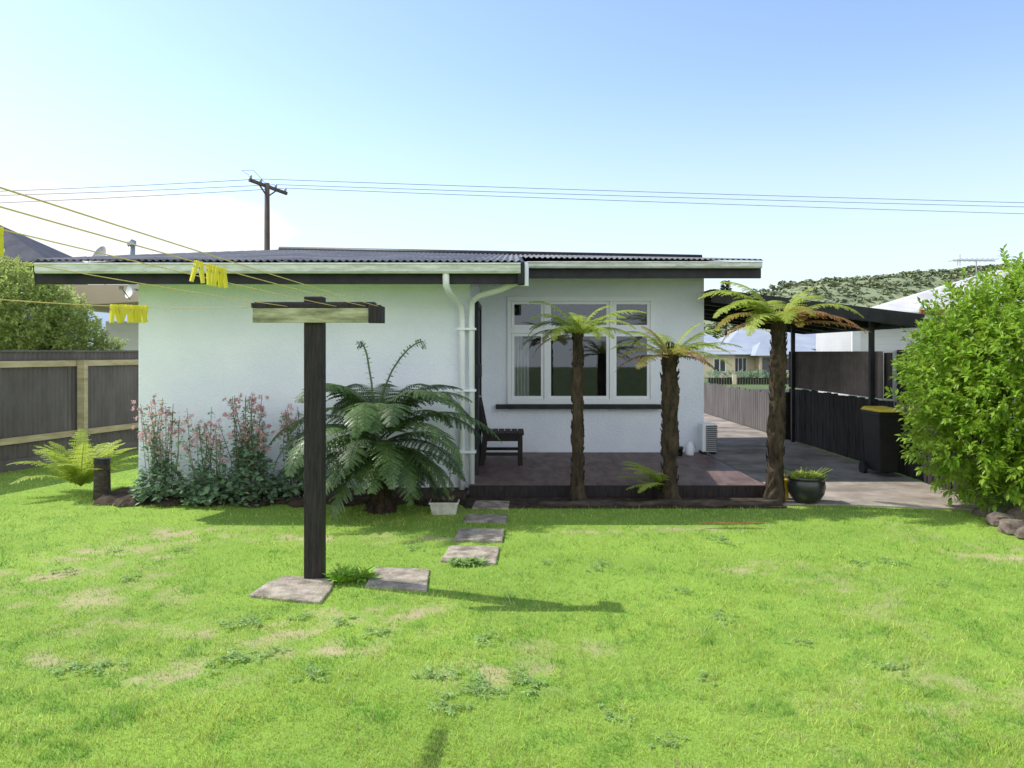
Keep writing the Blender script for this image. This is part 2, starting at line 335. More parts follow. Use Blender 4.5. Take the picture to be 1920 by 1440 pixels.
# ---------------------------------------------------------------- house
hs=thing('house','low white stucco house with dark corrugated lean-to roof and black fascia','house',(-.7,10,0))
def zr(x,y):
    t=(x+4)/7.23; return (2.61+.157*(y-8))*(1-t)+(2.91+.133*(y-10.4))*t
XL=-4.31; XC=-.48; XR=2.88; YF=8.6; YB=11.2; YE=14.5
mb=MB().box(XL,XC,YF,YF+.2,0,2.62); mb.build('front_wall',stucco,hs,bevel=.02)
def slopewall(x0,x1,y0,y1,d=.08):
    ridge=lambda x,y: (zr(x,y) if y<=13 else zr(x,13)-(y-13)*.3)-d
    m=MB()
    ysq=[y0]+([13] if y0<13<y1 else [])+[y1]
    for a,b2 in zip(ysq[:-1],ysq[1:]):
        m.hexa([(x0,a,0),(x1,a,0),(x1,b2,0),(x0,b2,0),(x0,a,ridge(x0,a)),(x1,a,ridge(x1,a)),(x1,b2,ridge(x1,b2)),(x0,b2,ridge(x0,b2))])
    return m
slopewall(XC-.2,XC,YF+.202,YB).build('side_wall',stucco,hs)
slopewall(XL,XL+.2,YF+.202,YE).build('outer_wall',stucco,hs)
slopewall(XR-.2,XR,YB+.202,YE).build('outer_wall',stucco,hs)
MB().box(XL+.202,XR-.202,YE-.2,YE,0,2.7).build('rear_wall',stucco,hs)
wx0,wx1,wz0,wz1=-.04,2.10,.90,2.43
MB().box(XC-.2,wx0,YB+.002,YB+.2,0,2.95).box(wx1,XR,YB+.002,YB+.2,0,2.95).box(wx0,wx1,YB+.002,YB+.2,0,wz0).box(wx0,wx1,YB+.002,YB+.2,wz1,2.95).build('recessed_wall',stucco,hs)
wf=MB()
yf0,yf1=YB-.035,YB+.09
wf.box(wx0-.03,wx1+.03,yf0,yf1,wz1-.02,wz1+.05).box(wx0-.03,wx1+.03,yf0,yf1,wz0-.03,wz0+.045)
for x_,w_ in ((wx0-.03,.06),(.48,.06),(1.46,.06),(wx1-.03,.06)): wf.box(x_,x_+w_,yf0+.003,yf1-.003,wz0+.045,wz1-.02)
wf.box(wx0+.03,wx1-.03,yf0+.008,yf1-.006,1.93,2.01)
win=wf.build('window',whitep,hs,bevel=.004)
for (a,b2) in [(wx0+.03,.48),(.54,1.46),(1.52,wx1-.03)]:
    for (z0,z1) in ((wz0+.045,1.93),(2.01,wz1-.02)):
        s=.045
        m=MB().box(a+.003,b2-.003,YB-.015,YB+.03,z0+.002,z0+s).box(a+.003,b2-.003,YB-.015,YB+.03,z1-s,z1-.002).box(a+.003,a+s,YB-.013,YB+.028,z0+s,z1-s).box(b2-s,b2-.003,YB-.013,YB+.028,z0+s,z1-s)
        m.build('sash',whitep,win)
        MB().add([(a+s-.004,YB+.007,z0+s-.004),(b2-s+.004,YB+.007,z0+s-.004),(b2-s+.004,YB+.007,z1-s+.004),(a+s-.004,YB+.007,z1-s+.004)],[(0,1,2,3)]).build('pane',glassm,win)
MB().box(-.24,2.22,YB-.09,YB+.0,wz0-.10,wz0-.032).build('window_sill',blackp,hs,bevel=.005)
m=MB(); n=16
for i in range(n+1):
    x=.0+.26*i/n; y=YB+.16+.025*math.sin(i*2.1); m.v+=[(x,y,.92),(x,y,1.95)]
for i in range(n): m.f.append((2*i,2*i+2,2*i+3,2*i+1))
m.build('curtain',curt,hs)
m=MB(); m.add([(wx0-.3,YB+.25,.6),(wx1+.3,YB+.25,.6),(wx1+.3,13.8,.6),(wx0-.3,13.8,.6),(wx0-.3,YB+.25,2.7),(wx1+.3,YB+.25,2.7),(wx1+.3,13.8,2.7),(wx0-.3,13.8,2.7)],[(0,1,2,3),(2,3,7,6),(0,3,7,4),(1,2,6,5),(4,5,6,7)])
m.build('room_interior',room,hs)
dd=MB().box(XC+.002,XC+.05,9.15,10.0,.15,2.2).build('door',blackp,hs,bevel=.004)
MB().box(XC+.002,XC+.07,9.08,9.148,.15,2.27).box(XC+.002,XC+.07,10.002,10.07,.15,2.27).box(XC+.002,XC+.07,9.15,10.0,2.202,2.27).build('door_frame',blackp,dd)
MB().tube([(XC+.05,9.25,1.1),(XC+.1,9.25,1.1),(XC+.1,9.37,1.1)],.01).build('door_handle',metalm,dd)
MB().box(XC+.002,XC+.12,8.72,8.95,1.35,1.5).build('meter_box',blackp,hs,bevel=.006)
rf=MB(); st=.076/6; x=-5.08; colsn=0
while x<3.46:
    ys_=7.9 if x<.12 else 10.27
    ye=13.0 if x>-4.0 else 7.95+(13.0-7.95)*max(0,(x+5.08)/1.08)
    ye=max(ye,ys_+.02)
    dz=.011*math.cos(2*PI*x/.076)
    for t in (0,.5,1):
        y=ys_+(ye-ys_)*t; rf.v.append((x,y,zr(x,y)+.03+dz))
    colsn+=1; x+=st
for i in range(colsn-1):
    for j in range(2): rf.f.append((i*3+j,(i+1)*3+j,(i+1)*3+j+1,i*3+j+1))
rf.add([(-4.0,13,zr(-4,13)+.03),(3.35,13,zr(3.35,13)+.03),(3.35,15,zr(3.35,13)-.55),(-4.9,15,zr(-4,13)-.6)],[(0,1,2,3)])
roof=rf.build('roof',roofm,hs,smooth=False)
sm=roof.modifiers.new('Solid','SOLIDIFY'); sm.thickness=.004
MB().tube([(-4.05,13,zr(-4,13)+.03),(3.3,13,zr(3.3,13)+.03)],.06,10).build('ridge_cap',blackp,roof,smooth=True)
def gutter(x0,x1,y,zt,zb):
    m=MB(); prof_=[(0,zt),(.0,zb+.02),(.03,zb),(.09,zb),(.105,zb+.02),(.105,zt-.01)]
    pts=[(y+.105-p[0],p[1]) for p in prof_]
    inn=[(y+.105-p[0]*.9-.005,p[1]+.006) for p in prof_]
    n=len(pts)
    for xx in (x0,x1):
        for p in pts: m.v.append((xx,p[0],p[1]))
        for p in inn: m.v.append((xx,p[0],p[1]))
    k=2*n
    for i in range(n-1):
        m.f.append((i,i+1,k+i+1,k+i)); m.f.append((n+i,n+i+1,k+n+i+1,k+n+i))
    m.f.append((n-1,2*n-1,k+2*n-1,k+n-1)); m.f.append((0,n,k+n,k))
    m.f.append(tuple(range(n))); m.f.append(tuple(k+i for i in range(n)))
    m.tube([(x0,y,zt-.008),(x1,y,zt-.008)],.011,8)
    return m
gutter(-5.02,.09,7.845,2.585,2.48).build('gutter',gutterm,hs)
gutter(.2,3.42,10.20,2.885,2.80).build('gutter',gutterm,hs)
MB().box(-5.06,.12,7.955,8.0,2.375,2.575).build('fascia',blackp,hs,bevel=.003)
MB().box(.13,3.44,10.31,10.36,2.67,2.89).build('fascia',blackp,hs,bevel=.003)
MB().hexa([(.085,8.002,2.375),(.13,8.002,2.375),(.13,10.3,2.70),(.085,10.3,2.70),(.085,8.002,2.62),(.13,8.002,2.62),(.13,10.3,2.96),(.085,10.3,2.96)]).build('barge_board',blackp,hs)
MB().box(.06,.135,7.86,7.95,2.36,2.60).build('fascia_end_block',blackp,hs,bevel=.01)
MB().bar((-5.08,7.96,2.47),(-4.06,12.95,zr(-4,13)-.1),.04,.2).build('barge_board',blackp,hs)
MB().bar((3.43,10.37,2.78),(3.33,13,zr(3.33,13)-.1),.04,.2).build('barge_board',blackp,hs)
MB().add([(-5.02,8.0,2.40),(.085,8.0,2.40),(.085,8.6,2.46),(-5.02,8.6,2.46)],[(0,1,2,3)]).add([(.14,10.36,2.74),(3.4,10.36,2.74),(3.4,11.19,2.76),(.14,11.19,2.76)],[(0,1,2,3)]).build('soffit',whitep,hs)
MB().tube([(-.70,7.9,2.5),(-.70,7.93,2.36),(-.68,8.05,2.30),(-.62,8.42,2.22),(-.58,8.51,2.16),(-.57,8.52,2.0),(-.57,8.52,.08)],.036,12).build('downpipe',whitep,hs,smooth=True)
MB().tube([(.19,10.25,2.82),(.16,9.6,2.66),(.12,8.35,2.5),(.05,8.25,2.42),(-.12,8.27,2.34),(-.38,8.42,2.28),(-.455,8.5,2.22),(-.46,8.52,2.1),(-.46,8.52,.12)],.034,12).build('downpipe',whitep,hs,smooth=True)
MB().lathe((.13,8.05,2.36),[(.05,0),(.05,.22),(.036,.26)],12).build('rainwater_head',whitep,hs,smooth=True)
for z in (.5,1.2,1.9):
    MB().box(-.62,-.41,8.47,8.595,z,z+.025).build('pipe_bracket',whitep,hs)
# deck
dk=thing('deck','dark stained timber deck beside the recessed house wall','deck',(1.2,9.8,0))
m=MB(); y=8.42
while y<YB-.1:
    m.box(XC+.004,2.86,y,y+.09,.125,.15); y+=.095
m.build('deck_boards',deckm,dk)
MB().box(XC+.0,2.88,8.385,8.418,.02,.148).box(2.862,2.89,8.42,YB,.02,.146).build('deck_fascia',postm,dk,bevel=.003)
m=MB()
pts=[(.28+2.6*i/14,7.97+R(-.025,.025),.03+R(-.01,.01)) for i in range(15)]
m.tube(pts,[.042+R(-.012,.012) for _ in pts],10)
tag(m.build('log_edging',logm,smooth=True),'long weathered log lying along the lawn in front of the deck','log')
# chair
ch=thing('garden_chair','dark slatted timber chair against the side wall on the deck','chair',(-.15,10.2,.15))
cx0,cx1,cy0,cy1,cz=-.40,.14,9.85,10.45,.15
m=MB()
for i in range(6): m.box(cx0+.04+i*.088,cx0+.118+i*.088,cy0,cy1,cz+.40,cz+.428)
m.box(cx0+.03,cx1-.02,cy0+.02,cy0+.045,cz+.32,cz+.398).box(cx0+.03,cx1-.02,cy1-.045,cy1-.02,cz+.32,cz+.398).box(cx1-.045,cx1-.02,cy0+.047,cy1-.047,cz+.31,cz+.398)
m.build('seat',postm,ch)
m=MB(); 
for i in range(4):
    z=.52+i*.11; xx=cx0+.03-.10*(z-.4)/.5
    m.bar((xx,cy0+.05,cz+z),(xx,cy1-.05,cz+z),.022,.085)
m.build('backrest',postm,ch,bevel=.003)
for yy in (cy0+.03,cy1-.03):
    MB().bar((cx1-.03,yy,cz),(cx1-.03,yy,cz+.398),.06,.06).build('leg',postm,ch,bevel=.004)
    MB().bar((cx0+.0,yy,cz),(cx0+.04,yy,cz+.4),.06,.055,(0,1,0)).bar((cx0+.04,yy,cz+.4),(cx0-.07,yy,cz+.95),.06,.055,(0,1,0)).build('rear_leg',postm,ch,bevel=.004)
    MB().bar((cx0+.03,yy,cz+.15),(cx1-.05,yy,cz+.15),.03,.04).build('stretcher',postm,ch)
# heat pump
hp=thing('heat_pump','small white heat pump unit with louvred side at the house corner','heat pump',(2.98,11.0,0))
MB().box(2.78,2.99,10.9,11.15,.19,.60).build('casing',whitep,hp,bevel=.012)
m=MB()
for i in range(13): m.box(2.83,2.996,10.885,10.898,.21+i*.029,.228+i*.029)
m.build('louvre',grille,hp)
for a in (2.79,2.92): MB().box(a,a+.06,10.9,11.15,.152,.188).build('foot',blackp,hp)
j=thing('jug','white plastic jug standing on the deck beside the heat pump','jug',(2.58,10.85,.15))
MB().lathe((2.58,10.85,.151),[(.001,0),(.06,0),(.065,.02),(.065,.13),(.03,.18),(.022,.19),(.022,.2),(.001,.2)],16).build('body',whitep,j,smooth=True)
MB().tube([(2.60,10.85,.34),(2.66,10.85,.32),(2.665,10.85,.24),(2.64,10.85,.22)],.008,6).build('handle',whitep,j,smooth=True)
tag(MB().lathe((2.42,10.8,.151),[(.001,0),(.045,0),(.055,.1),(.06,.1),(.06,.13),(.05,.13),(.045,.1),(.001,.09)],16).build('flower_pot',potm,smooth=True),'small dark pot on the deck left of the white jug','pot')
# ---------------------------------------------------------------- ferns
def frond(base,azm,L_,e0,droop,wid,npin=26,comb=7,curl=.3,fwd=.35,ymax=None,thick=.006,bend=0,fat=1.0):
    m=MB(); p=V(base); pts=[p.copy()]; n=npin; dirs=[]
    for i in range(n):
        t=(i+.5)/n; e=e0-droop*(t**1.25); a=azm+bend*t
        d=V((math.cos(a)*math.cos(e),math.sin(a)*math.cos(e),math.sin(e))); dirs.append(d); p=p+d*L_/n; pts.append(p.copy())
    for i in range(1,n):
        t=i/n
        if t<.08: continue
        d=dirs[i]; side=d.cross(V((0,0,1)))
        if side.length<.15: side=V((-math.sin(azm),math.cos(azm),0))
        side.normalize(); nrm=side.cross(d)
        l=wid*(math.sin(PI*min(1,(t*.93+.05))**.8))**.75
        if l<.012: continue
        for s in (-1,1):
            l2=l*R(.82,1.12); ax=(side*s+d*(fwd+R(-.08,.12))*(.6+t)+V((0,0,R(-.12,.1)))).normalized(); q=pts[i].copy(); k=comb; sp=l2/k
            cu=curl*R(.7,1.3)
            for c in range(k):
                u=c/k; ax2=(ax-V((0,0,1))*cu*(u+.12)).normalized(); q2=q+ax2*sp
                cs=ax2.cross(nrm).normalized(); ll=(L_/n)*fat*(1-u*.8)*.66*R(.85,1.15)
                for s2 in (-1,1):
                    dn=V((0,0,-ll*.25))
                    m.add([q,q+ax2*sp*.95,q+ax2*sp*1.05+cs*s2*ll+dn,q+ax2*sp*.5+cs*s2*ll*.9+dn*.8],[(0,1,2,3)])
                q=q2
    m.tube(pts,[thick*(1-.8*i/n) for i in range(n+1)],5)
    if ymax: m.v=[(a,min(b,ymax-R(0,.05)) if b>ymax-.05 else b,max(c,.03)) for a,b,c in m.v]
    else: m.v=[(a,b,max(c,.03)) for a,b,c in m.v]
    return m
def fern_trunk(x,y,z0,z1,r0,r1,lean=(0,0),nst=130,st=1):
    m=MB(); n=28; ns=16
    for i in range(n+1):
        t=i/n; z=z0+(z1-z0)*t; r=r0+(r1-r0)*t
        r*=1+.12*math.sin(t*19)+(.4*max(0,1-t*12))
        for k in range(ns):
            a=2*PI*k/ns; rr=r*(1+R(-.13,.13)); m.v.append((x+lean[0]*t+rr*math.cos(a),y+lean[1]*t+rr*math.sin(a),z+R(-.008,.008)))
    for i in range(n):
        for k in range(ns): m.f.append((i*ns+k,i*ns+(k+1)%ns,(i+1)*ns+(k+1)%ns,(i+1)*ns+k))
    for i in range(nst):
        t=R(.05,1); a=R(0,2*PI); r=(r0+(r1-r0)*t); c=V((x+lean[0]*t,y+lean[1]*t,z0+(z1-z0)*t)); o=V((math.cos(a),math.sin(a),0))
        m.tube([c+o*r*.8,c+o*(r+.006)+V((0,0,.03)),c+o*(r+R(.003,.018)*st)+V((0,0,R(.05,.09)))],[.010,.008,.003],4)
    return m
def tree_fern(label,px,Yt,ztop,r0,r1,fr,lean=(0,0),st=1):
    x=(px-960)/F*Yt
    t=thing('tree_fern',label,'tree fern',(x,Yt,0),'tree ferns in front of the deck')
    fern_trunk(x,Yt,0,ztop,r0,r1,lean,int(90+60*st),st).build('trunk',trunkm,t)
    tp=V((x+lean[0],Yt+lean[1],ztop-.03))
    for (azd,L_,e0,dr_,wd,mm) in fr:
        a=math.radians(azd+R(-6,6)); frond(tp+V((math.cos(a)*.03,math.sin(a)*.03,0)),a,L_*1.05,math.radians(e0+3),math.radians(dr_),wd*1.12,26,6,curl=.38,bend=R(-.3,.3),fat=1.08).build('frond',mm,t)
    m=MB()
    for i in range(8):
        a=R(0,2*PI); m.tube([tp,tp+V((.03*math.cos(a),.03*math.sin(a),.1)),tp+V((.045*math.cos(a),.045*math.sin(a),.15)),tp+V((.02*math.cos(a),.02*math.sin(a),.17))],[.014,.011,.009,.006],6)
    m.build('crown_heart',trunkm,t,smooth=True)
g,y_,b_,x_=fernm,fernlit,fernbrown,fernmix
tree_fern('slim tree fern at the left with upright yellow-green crown in front of window',1083,8.15,1.86,.070,.056,
 [(172,.68,72,90,.13,y_),(205,.64,54,95,.13,y_),(150,.62,44,90,.13,y_),(-5,.78,46,70,.14,y_),(-30,.68,40,85,.13,y_),(30,.68,48,75,.13,y_),(95,.5,66,80,.12,y_),(-85,.52,58,95,.12,y_),(-120,.58,36,105,.12,y_),(190,.66,24,95,.12,g),(160,.55,5,80,.10,b_),(10,.72,26,85,.13,y_),(178,.6,48,120,.12,g),(0,.5,75,80,.12,y_),(60,.58,35,95,.12,y_),(-60,.6,30,85,.12,y_),(130,.6,30,90,.12,x_)],st=.5)
tree_fern('shorter middle tree fern with browning fronds and thick ragged trunk',1256,8.15,1.62,.082,.088,
 [(5,.70,52,65,.14,y_),(25,.68,38,75,.13,y_),(-20,.64,36,80,.13,y_),(175,.66,42,85,.13,y_),(200,.62,30,80,.13,x_),(150,.62,60,80,.13,y_),(185,.46,72,60,.12,x_),(90,.5,65,80,.12,y_),(-90,.45,42,95,.12,x_),(0,.5,8,60,.12,b_),(215,.58,12,60,.12,x_),(-30,.66,20,70,.13,y_),(-10,.74,30,55,.14,y_),(170,.6,12,70,.12,b_),(0,.5,74,60,.12,y_),(-60,.5,25,80,.12,b_),(60,.6,40,85,.12,y_)],st=1.3)
tree_fern('tallest tree fern at the right beside carport with wide arching crown',1452,8.15,1.98,.088,.078,
 [(180,.98,54,90,.17,y_),(200,.94,40,90,.16,y_),(160,.92,58,85,.16,y_),(0,.92,42,92,.16,y_),(-20,.88,24,78,.15,b_),(20,.78,58,85,.15,y_),(85,.6,65,90,.14,y_),(-70,.62,50,105,.14,x_),(230,.78,30,100,.15,y_),(188,.7,16,90,.14,b_),(5,.58,74,70,.13,y_),(-45,.74,36,100,.14,b_),(-8,.88,8,38,.14,b_),(172,.8,70,80,.15,y_),(40,.78,38,95,.14,x_),(210,.84,52,105,.15,y_),(-100,.6,40,100,.13,y_),(145,.8,35,95,.14,x_)],(.05,0),st=1)
# big fern
fx_,fy_=-1.36,7.75
t=thing('large_fern','large dark green fern with arching fronds and two curled shoots before the wall','fern',(fx_,fy_,0))
fern_trunk(fx_,fy_,0,.70,.12,.10).build('trunk',trunkm,t)
for i in range(40):
    tier=i%4
    a=-PI/2+PI*1.42*((i//4)/9-.5)+R(-.22,.22)
    L_=[1.38,1.32,1.15,.98][tier]*R(.8,1.1); e0=[66,46,20,-8][tier]+R(-14,14); dr_=[108,100,88,66][tier]*R(.86,1.12)
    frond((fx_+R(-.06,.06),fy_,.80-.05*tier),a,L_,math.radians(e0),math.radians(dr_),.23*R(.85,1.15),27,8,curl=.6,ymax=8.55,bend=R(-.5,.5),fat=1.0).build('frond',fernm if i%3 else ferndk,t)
for i in range(15):
    a=-PI/2+(i-7)*.22+R(-.12,.12)
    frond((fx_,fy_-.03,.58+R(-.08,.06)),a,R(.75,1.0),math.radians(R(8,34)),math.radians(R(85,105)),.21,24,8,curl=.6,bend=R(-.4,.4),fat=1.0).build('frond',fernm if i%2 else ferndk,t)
for a in (60,95,125,30,150,10,170):
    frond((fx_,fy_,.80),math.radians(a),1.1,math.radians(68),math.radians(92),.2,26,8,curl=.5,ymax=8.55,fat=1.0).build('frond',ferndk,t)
def crozier(px_pts,Yq,r):
    pts=[W(a,b,Yq) for a,b in px_pts]; m=MB(); m.tube(pts,[r*(1-.5*i/len(pts)) for i in range(len(pts))],6)
    for i in range(1,len(pts)-1):
        for q in range(3):
            p=pts[i].lerp(pts[i+1],q/3); d=(pts[i+1]-pts[i]).normalized(); s=d.cross(V((0,1,0)))
            for sg in (-1,1): m.leaf(p,s*sg+d*.3+V((0,R(-.4,.4),0)),R(.04,.07)*(1-.4*i/len(pts)),.022)
    return m
crozier([(702,800),(700,760),(697,720),(692,690),(688,665),(682,648),(675,640),(673,648),(677,653)],7.7,.012).build('curled_shoot',fernm,t)
crozier([(706,800),(712,760),(722,725),(735,695),(750,672),(765,655),(780,644),(792,640),(797,648),(790,652)],7.7,.012).build('curled_shoot',fernm,t)
def small_fern(label,p,n,L0,m_,wid,rng=(0,2*PI),e=(20,65),curl=.3):
    t=thing('fern',label,'fern',p)
    for i in range(n):
        a=rng[0]+(rng[1]-rng[0])*(i+R(-.3,.3))/n; frond(V(p)+V((0,0,.06)),a,L0*R(.8,1.1),math.radians(R(*e)),math.radians(R(45,75)),wid,24,5,curl=curl,fat=1.05).build('frond',m_,t)
    return t
small_fern('yellow-green fern spreading beside the short stump at left house corner',(-5.05,8.75,.02),24,.82,fernlit,.15,e=(36,80))
small_fern('small green fern growing beside the middle tree fern trunk',(1.70,8.25,.06),12,.62,fernlit,.09,(PI*.7,PI*1.45),(25,62))
tag(frond((2.35,6.98,.05),PI,.62,.02,.02,.05,20,3,curl=0,fat=.8).build('fallen_frond',fernbrown),'brown dried frond lying on the lawn in front of the deck','dead frond')
t=thing('stump','short dark timber stump with a black cap beside the left fern','stump',(-4.6,8.38,0))
MB().tube([(-4.6,8.38,0),(-4.6,8.38,.22),(-4.6,8.38,.40)],[.09,.085,.08],14).build('post',logm,t)
MB().tube([(-4.6,8.38,.40),(-4.6,8.38,.46)],[.088,.084],14).build('cap',blackp,t)
def flower(label,px,Yq,ztop,wd,nst,dens,fh=.5):
    x=(px-960)/F*Yq; t=thing('flowering_plant',label,'flower',(x,Yq,.05))
    f=MB(); s=MB(); fl=MB()
    for i in range(dens):
        a=R(0,2*PI); r=wd*math.sqrt(R(0,1)); z=.03+R(0,fh)*(1-.65*(r/wd)**2); p=V((x+r*math.cos(a),min(Yq-.02+r*.75*math.sin(a),8.5),z))
        for q in range(3):
            d=V((R(-1,1),R(-1,.6),R(-.2,.7))); f.leaf(p,d,R(.05,.10),R(.04,.07),.2)
    for i in range(nst):
        a=R(0,2*PI); r=wd*.7*R(.1,1); b0_=V((x+r*math.cos(a)*.7,min(Yq+r*.5*math.sin(a),8.45),.1)); tp=b0_+V((R(-.14,.14)+r*.3*math.cos(a),R(-.12,.05),(ztop-.1)*R(.55,1.0)))
        mid=b0_.lerp(tp,.5)+V((R(-.05,.05),0,0)); s.tube([b0_,mid,tp],[.005,.004,.003],4)
        for q in range(34):
            tt=R(.25,.97)**.9; p=(b0_.lerp(mid,tt*2) if tt<.5 else mid.lerp(tp,tt*2-1))+V((R(-.04,.04),R(-.03,.03),0)); f.leaf(p,(R(-1,1),R(-1,1),R(-.2,.6)),R(.04,.085)*(1.15-.5*tt),R(.025,.05)*(1.15-.5*tt))
        for c in range(random.randint(2,5)):
            cc=tp+V((R(-.07,.07),R(-.04,.04),R(-.22,.02)))
            for q in range(24):
                p=cc+V((R(-1,1),R(-1,1),R(-1,1))).normalized()*R(.004,.032); e=V((R(-1,1),R(-1,1),R(-1,1))).normalized()*.009; e2=e.cross(V((R(-1,1),R(-1,1),R(-1,1)))).normalized()*.009
                fl.add([p-e,p+e2,p+e,p-e2],[(0,1,2,3)])
    f.build('foliage',leafblue,t); s.build('stem',stemm,t); fl.build('blossom',pink,t)
flower('leftmost pink flowering plant at the corner of the white wall',304,8.2,1.18,.30,22,230,.45)
flower('pale leaved pink flowering plant second from the left corner',385,8.08,1.10,.27,15,230,.36)
flower('tallest pink flowering plant just left of the large fern',468,8.18,1.20,.36,32,330,.62)
flower('pink flowering plant partly hidden behind the large fern fronds',553,8.3,1.08,.25,12,150,.5)
# ---------------------------------------------------------------- clothesline
PX,PY=-1.43,5.42
t=thing('clothesline_post','dark square clothesline post with weathered crossbar and yellow lines','clothesline',(PX,PY,0))
MB().box(PX-.066,PX+.066,PY-.06,PY+.06,0,2.05).build('post',postm,t,bevel=.008)
MB().box(-1.86,-.97,PY-.10,PY-.062,1.965,2.00).box(-1.85,-.99,PY-.061,PY+.0,1.975,2.01).build('crossbar_cap',postm,t,bevel=.003)
MB().box(-1.85,-1.0,PY-.10,PY-.064,1.86,1.963).build('crossbar',boardm,t,bevel=.004)
MB().box(-1.02,-.93,PY-.125,PY-.101,1.855,1.985).box(-.985,-.93,PY-.100,PY+.05,1.86,1.98).build('end_block',postm,t,bevel=.004)
LX=[-.95,-1.04,-1.25,-1.6,-1.85]; LZ=[1.955,1.945,1.95,1.94,1.83]
def lz(k,y):
    u=(PY-.1-y)/(PY+1.6); z0=1.975
    return z0+(LZ[k]-z0)*4*u*(1-u) 
for k in range(5):
    pts=[(LX[k],y,lz(k,y)) for y in np.linspace(PY-.1,-1.5,24)]
    MB().tube(pts,.0019,5).build('line',cordm,t,smooth=True)
MB().bar((-1.9,-1.5,1.97),(-.9,-1.5,1.97),.05,.1).build('far_crossbar',postm,t)
MB().box(PX-.066,PX+.066,-1.60,-1.48,0,1.92).build('post',postm,t)
pg=thing('clothes_peg','',None)
MB().hexa([(-.0045,-.004,-.055),(.0045,-.004,-.055),(.0045,.002,-.055),(-.0045,.002,-.055),(-.0045,-.010,.02),(.0045,-.010,.02),(.0045,-.004,.02),(-.0045,-.004,.02)]).build('jaw',pegm,pg)
MB().hexa([(-.0045,.002,-.055),(.0045,.002,-.055),(.0045,.008,-.055),(-.0045,.008,-.055),(-.0045,.006,.02),(.0045,.006,.02),(.0045,.012,.02),(-.0045,.012,.02)]).build('jaw',pegm,pg)
MB().tube([(-.0065,.001,.0),(.0065,.001,.0)],.004,8).build('spring',metalm,pg)
sets=[(1,[2.455,2.495],'yellow clothes peg in the small bunch at left of the upper line','yellow pegs bunched left on the upper line'),
      (1,[2.56+.034*i for i in range(5)],'yellow clothes peg in the longer bunch on the upper line','yellow pegs in the longer upper bunch'),
      (4,[3.46+.028*i for i in range(12)],'yellow clothes peg in the low row left of the post','yellow pegs in the low row'),
      (2,[1.822],'single yellow clothes peg cut by the left edge of the photo',None)]
first=True
for k,ylist,lab,grp in sets:
    for yv in ylist:
        o=pg if first else copy_tree(pg); first=False
        if 'group' in o: del o['group']
        o.location=(LX[k]+R(-.001,.001),yv,lz(k,yv)-.014); o.rotation_euler=(R(-.1,.1),R(-.3,.3),R(.5,1.3)); o.scale=((1.1,1,.95) if k!=4 else (1.7,1.3,1.15)); tag(o,lab,'clothes peg',grp)
names=['broken square paving slab at the foot of the clothesline post','thick paving slab just right of the clothesline post','third stepping slab from the post, beside a leafy weed','fourth stepping slab from the clothesline post','fifth stepping slab from the post, second nearest the deck','stepping slab nearest the deck corner, beside the planter']
for q,nm in zip(slabs,names):
    tag(MB().prism([(p.x,p.y) for p in q],-.03,SZ).build('stepping_slab',slabm,bevel=.008),nm,'paving slab','stepping slabs from clothesline to deck')
# weeds
def rosette(n,L_,w_,up):
    m=MB()
    for i in range(n):
        a=2*PI*i/n+R(-.3,.3); e=R(*up); d=V((math.cos(a)*math.cos(e),math.sin(a)*math.cos(e),math.sin(e))); m.leaf((R(-.01,.01),R(-.01,.01),.010),d,L_*R(.6,1.1),w_*R(.7,1.2),.2,.5)
    return m
protos=[]
for v in range(4):
    m=MB()
    for c in range(9):
        ox,oy=random.gauss(0,.06),random.gauss(0,.035); q=rosette(10,.040,.012,(.05,.6)); m.add([(a+ox,b2+oy,c2) for a,b2,c2 in q.v],q.f)
    protos.append(m)
wp=[(110,1077),(345,1030),(240,1085),(445,1230),(420,1248),(470,1165),(430,1175),(160,1255),(130,1262),(590,1270),(830,1325),(1140,1340),(880,1285),(940,1300),(1000,1290),(1240,1400),(1270,1110),(1130,1060),(1115,1070),(1350,1155),(1500,1210),(1680,1255),(1660,1055),(1350,1015),(780,1030),(510,1115),(200,1250),(915,1195),(1330,1275),(900,1300),(1760,1100),(1020,1055),(1620,1060),(210,1035),(640,1165),(800,1270),(1370,1020),(700,1190),(560,1160),(970,1275),(520,1225)]
wm=[]
for i,(a,b2) in enumerate(wp):
    if i<4:
        o=protos[i].build('lawn_weed',weedm); wm.append(o)
    else:
        o=wm[i%4].copy(); C.objects.link(o)
    p=G(a,b2); o.location=(p.x,p.y,.007); o.rotation_euler=(0,0,R(0,6)); s=R(.65,1.1); o.scale=(s,s,s)
    tag(o,'low pale broad-leaved weed clump growing in the mown lawn','weed','low weed clumps in the lawn')
for (a,b2,lab,L_,up,m_) in ((655,1090,'bright leafy dock weed between the first two paving slabs',.18,(.5,1.3),dockm),(876,1060,'pale leafy weed at the front edge of the third slab',.10,(.3,1.1),weedm)):
    m=MB(); p=G(a,b2)
    for c in range(10):
        ox,oy=R(-.11,.11),R(-.07,.05); q=rosette(11,L_,.036,up); m.add([(u+ox+p.x,v2+oy+p.y,w2) for u,v2,w2 in q.v],q.f)
    tag(m.build('leafy_weed',m_),lab,'weed')
